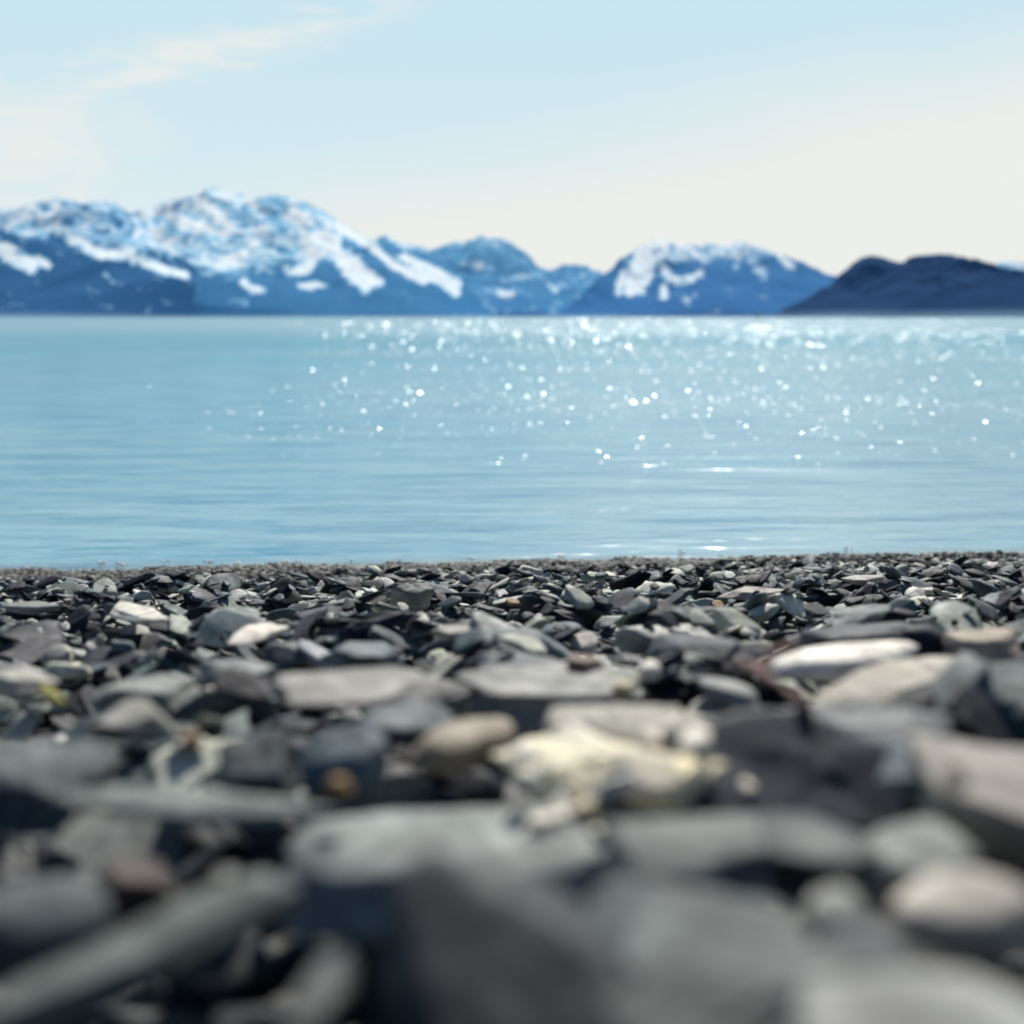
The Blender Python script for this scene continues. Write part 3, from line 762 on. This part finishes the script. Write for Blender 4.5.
# 3: blue range behind the gap
sky3 = [(400,262),(420,252),(440,247),(455,242),(470,239),(485,235),(494,236),(506,240),(520,248),(532,260),(540,268),(548,270),(560,266),(575,265),(585,265),(597,271),(615,277),(640,285),(680,300),(720,317)]
st3 = [([(500,293),(512,294)], 3, .85), ([(549,287),(555,290)], 3, .85), ([(452,282),(462,290)], 5, .9), ([(480,240),(500,246)], 4, .55), ([(460,262),(490,268)], 4, .5), ([(515,280),(545,272)], 4, .5), ([(585,275),(595,272)], 4, .5), ([(560,284),(575,282)], 3, .5)]
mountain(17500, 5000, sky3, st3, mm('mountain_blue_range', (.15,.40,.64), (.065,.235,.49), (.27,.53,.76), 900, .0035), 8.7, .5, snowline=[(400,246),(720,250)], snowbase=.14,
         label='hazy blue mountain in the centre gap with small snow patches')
# 4: central right mountain
sky4 = [(545,317),(562,312),(575,302),(587,290),(600,276),(612,267),(627,255),(640,246),(652,240),(661,239),(670,243),(685,245),(700,244),(712,244),(724,245),(737,242),(750,244),(762,248),(778,256),(792,263),(804,271),(816,277),(830,283),(850,292),(880,305),(905,317)]
st4 = [([(648,243),(664,241)], 5, .95), ([(640,252),(636,270),(630,290)], 6, 1.0), ([(650,252),(648,270),(640,288)], 6, .95), ([(624,272),(618,292)], 3.5, .9), ([(664,288),(664,296)], 3.5, .95), ([(690,246),(696,256)], 3, .9), ([(718,246),(722,252)], 3, .9), ([(735,244),(748,248)], 3, .85),
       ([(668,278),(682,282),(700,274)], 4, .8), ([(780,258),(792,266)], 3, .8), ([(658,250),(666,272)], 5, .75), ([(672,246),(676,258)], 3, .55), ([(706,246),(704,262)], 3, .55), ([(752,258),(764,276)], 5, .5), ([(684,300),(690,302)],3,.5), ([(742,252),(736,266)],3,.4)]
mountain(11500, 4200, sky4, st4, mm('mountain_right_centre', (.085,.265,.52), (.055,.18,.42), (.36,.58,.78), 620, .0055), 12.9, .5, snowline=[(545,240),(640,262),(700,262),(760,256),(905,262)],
         label='blunt mountain right of centre with snow bands under its crest')
# 5: far sliver behind the dark hill
sky5 = [(930,300),(960,282),(985,270),(997,263),(1006,261),(1018,263),(1035,258),(1060,250),(1100,262),(1150,285),(1200,317)]
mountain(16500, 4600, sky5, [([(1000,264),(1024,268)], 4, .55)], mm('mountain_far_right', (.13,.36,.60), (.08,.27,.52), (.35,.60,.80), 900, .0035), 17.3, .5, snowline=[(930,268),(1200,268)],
         label='sliver of a far blue mountain at the right edge')
# 6: dark headland
sky6 = [(786,318),(792,312),(800,305),(810,298),(820,291),(832,284),(842,274),(852,265),(860,259),(870,256),(880,257),(888,260),(898,263),(904,262),(910,258),(920,256),(935,255),(952,255),(962,258),(977,262),(990,266),(1002,268),(1024,271),(1060,276),(1110,292),(1160,317)]
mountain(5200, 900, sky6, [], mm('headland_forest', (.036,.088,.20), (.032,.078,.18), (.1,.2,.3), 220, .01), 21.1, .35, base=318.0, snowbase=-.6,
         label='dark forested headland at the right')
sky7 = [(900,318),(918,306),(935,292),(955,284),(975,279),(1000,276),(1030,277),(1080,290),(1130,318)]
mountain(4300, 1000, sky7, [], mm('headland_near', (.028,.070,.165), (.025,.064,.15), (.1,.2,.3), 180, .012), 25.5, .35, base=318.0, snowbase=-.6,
         label='nearest dark slope of the headland at the right edge')

# ------------------------------------------------------------------ sailing boat far out
M_BOAT = plain_material('hazed_hull_paint', (.55, .68, .74)); M_SAIL = plain_material('hazed_sail_cloth', (.55, .72, .80), .8)  # distance haze put into the bluish white hull and sail colours
def empty(name, loc):
    o = bpy.data.objects.new(name, None); COL.objects.link(o); o.location = loc; return o
BD = 2600.0
boat = empty('sailboat', ((757 - 512) / F * BD, BD, 0))
tag(boat, 'tiny pale sailing boat far out below the blunt snowy mountain', 'sailboat')
hv, hf = [], []
secs = [(-6.5, .3, 1.5), (-4, 1.4, 1.3), (0, 1.9, 1.2), (4, 1.5, 1.4), (7, .15, 1.8)]
for (x, w, h) in secs: hv += [(x, -w, h), (x, -w * .6, -.4), (x, w * .6, -.4), (x, w, h)]
for i in range(len(secs) - 1):
    for k in range(4):
        a_, b_ = i * 4 + k, i * 4 + (k + 1) % 4
        hf.append((a_, a_ + 4, b_ + 4, b_))
hf += [(0, 1, 2, 3), (19, 18, 17, 16)]
link('hull', mesh_np('hull', np.array(hv), np.array(hf), M_BOAT, False), boat)
link('sail', mesh_np('sail', np.array([(-4.5, .1, 2.4), (1.2, .1, 2.4), (1.2, .1, 16.5), (1.25, -.15, 9), (1.6, .1, 2.2), (6.5, .1, 2.0), (1.6, .1, 14.5), (4, -.5, 6)]),
     np.array([(0, 1, 3), (0, 3, 2), (4, 5, 7), (4, 7, 6)]), M_SAIL), boat)
mv = [(1.35 + .12 * math.cos(k), .12 * math.sin(k), z) for z in (1.2, 17) for k in (0, 1.57, 3.14, 4.71)]
link('mast', mesh_np('mast', np.array(mv), np.array([(k, (k + 1) % 4, (k + 1) % 4 + 4, k + 4) for k in range(4)]), M_BOAT, False), boat)

# ------------------------------------------------------------------ driftwood twig
def tube(pts, rad, n=10):
    pts = [Vector(p) for p in pts]; V, Fc = [], []
    for i, p in enumerate(pts):
        t = (pts[min(i + 1, len(pts) - 1)] - pts[max(i - 1, 0)]).normalized()
        s = t.cross(Vector((0, 0, 1))).normalized(); u = s.cross(t)
        for k in range(n):
            a = 2 * math.pi * k / n; r_ = rad[i] * (1 + .18 * noise.noise(Vector((i * .9, k * .8, 3))))
            V.append(p + s * math.cos(a) * r_ + u * math.sin(a) * r_)
    for i in range(len(pts) - 1):
        for k in range(n):
            Fc.append((i * n + k, i * n + (k + 1) % n, (i + 1) * n + (k + 1) % n, (i + 1) * n + k))
    return np.array([q[:] for q in V]), np.array(Fc)
M_WOOD = plain_material('weathered_bark', (.20, .105, .085), .8)
key = [at(738, 663, .075), at(762, 674, .075), at(785, 688, .072), at(800, 702, .066), at(812, 716, .055)]
pts, rads = [], []
for i in range(len(key) - 1):
    for t in np.linspace(0, 1, 5, endpoint=False):
        p = key[i] * (1 - t) + key[i + 1] * t
        pts.append(p + npr.normal(0, .0012, 3)); rads.append(.0042 + .002 * math.sin(i * 2.2 + t * 3))
rads[-1] = .003; rads[0] = .004
tv, tf = tube(pts, rads)
tw = empty('driftwood_twig', tuple(key[2]))
tag(tw, 'crooked red brown driftwood twig lying left of the cream bone stone', 'twig')
link('stem', mesh_np('stem', tv - key[2], tf, M_WOOD), tw)
sp = [key[1] + np.array(q) for q in ((0, 0, 0), (.012, .02, .012), (.03, .035, .016), (.045, .06, .014))]
tv, tf = tube(sp, [.005, .0045, .004, .002])
link('side_shoot', mesh_np('side_shoot', tv - key[2], tf, M_WOOD), tw)

# ------------------------------------------------------------------ foam flecks in the lap of the water
M_FOAM = plain_material('foam', (.85, .87, .86), .4)
V, Fc, n = [], [], 0
fx = [(102,566),(124,567),(168,565),(208,566),(284,565),(297,564),(353,563),(330,571),(240,566),(400,563),(846,551),(560,559),(30,572),(470,561),(680,555)]
for (a_, b_) in fx:
    u = (a_ - 512) / F; dd_ = CZ / ((b_ - HY) / F)
    for _ in range(5):
        v, f = ICO[2]; s = npr.uniform(.003, .008)
        V.append(v * np.array((s * 1.4, s, s * .7)) + np.array((u * dd_ + npr.normal(0, .012), dd_ + npr.normal(0, .02), .012 + npr.uniform(0, .006)))); Fc.append(f + n); n += len(v)
tag(link('foam', mesh_np('foam', np.concatenate(V), np.concatenate(Fc), M_FOAM)), 'white flecks of foam where the water laps the gravel', 'foam', kind='stuff')

# ------------------------------------------------------------------ sky and sun
SUN_AZ, SUN_EL = R(9), R(42)     # azimuth to the right of +Y
w = bpy.data.worlds.new('World'); scene.world = w; w.use_nodes = True
nt = w.node_tree; nd = nt.nodes; lk = nt.links; nd.clear()
out = N(nd, 'ShaderNodeOutputWorld'); bg = N(nd, 'ShaderNodeBackground')
sky = N(nd, 'ShaderNodeTexSky'); sky.sky_type = 'NISHITA'; sky.sun_disc = False
sky.sun_elevation = SUN_EL; sky.sun_rotation = SUN_AZ; sky.air_density = 1.0; sky.dust_density = .6
tc = N(nd, 'ShaderNodeTexCoord'); sp = N(nd, 'ShaderNodeSeparateXYZ'); lk.new(tc.outputs['Generated'], sp.inputs[0])
x, y, z = sp.outputs
cn = noise_n(nt, scale_vec(nt, tc.outputs['Generated'], (3, 3, 14)), 1.0, 6, .6, .8)
cn2 = noise_n(nt, scale_vec(nt, tc.outputs['Generated'], (12, 12, 30)), 1.0, 6, .62, 1.0)
cnm = math_n(nt, 'SUBTRACT', cn, .5)
# thin high haze, its edge rising to the right
e1 = math_n(nt, 'SUBTRACT', z, math_n(nt, 'ADD', .118, math_n(nt, 'MULTIPLY', x, .18)))
e1 = math_n(nt, 'ADD', e1, math_n(nt, 'MULTIPLY', cnm, .05))
hz = maprange(nt, e1, .045, -.06, 0, 1, True)
hz = math_n(nt, 'MULTIPLY', hz, maprange(nt, x, -.34, -.05, .62, 1.0, True))
# wisp top left
e2 = math_n(nt, 'ABSOLUTE', math_n(nt, 'ADD', math_n(nt, 'SUBTRACT', z, math_n(nt, 'ADD', .245, math_n(nt, 'MULTIPLY', x, .30))), math_n(nt, 'MULTIPLY', math_n(nt, 'SUBTRACT', cn2, .5), .05)))
ws = math_n(nt, 'MULTIPLY', maprange(nt, e2, .028, 0, 0, 1, True), maprange(nt, x, .02, -.14, 0, 1.0, True))
ws = math_n(nt, 'MULTIPLY', ws, maprange(nt, noise_n(nt, scale_vec(nt, tc.outputs['Generated'], (9, 9, 60)), 1.0, 6, .65, 1.5), .38, .66))
e3 = maprange(nt, x, -.20, -.33, 0, .85, True)
lo = math_n(nt, 'MULTIPLY', e3, math_n(nt, 'MULTIPLY', maprange(nt, z, .165, .13, 0, 1, True), maprange(nt, cn2, .35, .6)))
cl = math_n(nt, 'MAXIMUM', hz, math_n(nt, 'MAXIMUM', ws, lo))
blue = mixc(nt, maprange(nt, z, .05, .26), (.70, .84, .89), (.545, .765, .87))
c = mixc(nt, cl, blue, (.845, .86, .825))
# pale hazy sky over the sea, true deeper blue overhead and behind
nis = mixc(nt, 1.0, sky.outputs[0], (.041, .046, .056), 'MULTIPLY')
f = math_n(nt, 'MAXIMUM', maprange(nt, z, .24, .62, 0, 1, True), maprange(nt, y, .35, -.25, 0, 1, True))
c = mixc(nt, f, c, nis)
lk.new(c, bg.inputs[0]); bg.inputs[1].default_value = 1.0
lk.new(bg.outputs[0], out.inputs[0])

sd = bpy.data.lights.new('sun', 'SUN'); sd.energy = 5.0; sd.angle = R(.53); sd.color = (1, .95, .86)
so = bpy.data.objects.new('sun', sd); COL.objects.link(so)
dirv = Vector((math.sin(SUN_AZ) * math.cos(SUN_EL), math.cos(SUN_AZ) * math.cos(SUN_EL), math.sin(SUN_EL)))
so.rotation_euler = dirv.to_track_quat('Z', 'Y').to_euler()

# ------------------------------------------------------------------ camera
cd = bpy.data.cameras.new('camera'); cam = bpy.data.objects.new('camera', cd); COL.objects.link(cam)
cam.location = (0, 0, CZ); cam.rotation_euler = (R(90), 0, 0)
cd.sensor_width = 36; cd.lens = 36 * F / 1024; cd.shift_y = -(512 - HY) / 1024
cd.clip_start = .02; cd.clip_end = 60000
cd.dof.use_dof = True; cd.dof.focus_distance = 3.9; cd.dof.aperture_fstop = cd.lens / 21
scene.camera = cam

scene.view_settings.view_transform = 'Standard'; scene.view_settings.look = 'None'
scene.view_settings.exposure = 0; scene.view_settings.gamma = 1
cy = scene.cycles
cy.filter_width = 1.9
cy.max_bounces = 5; cy.diffuse_bounces = 3; cy.glossy_bounces = 3; cy.caustics_reflective = False
cy.use_denoising = True
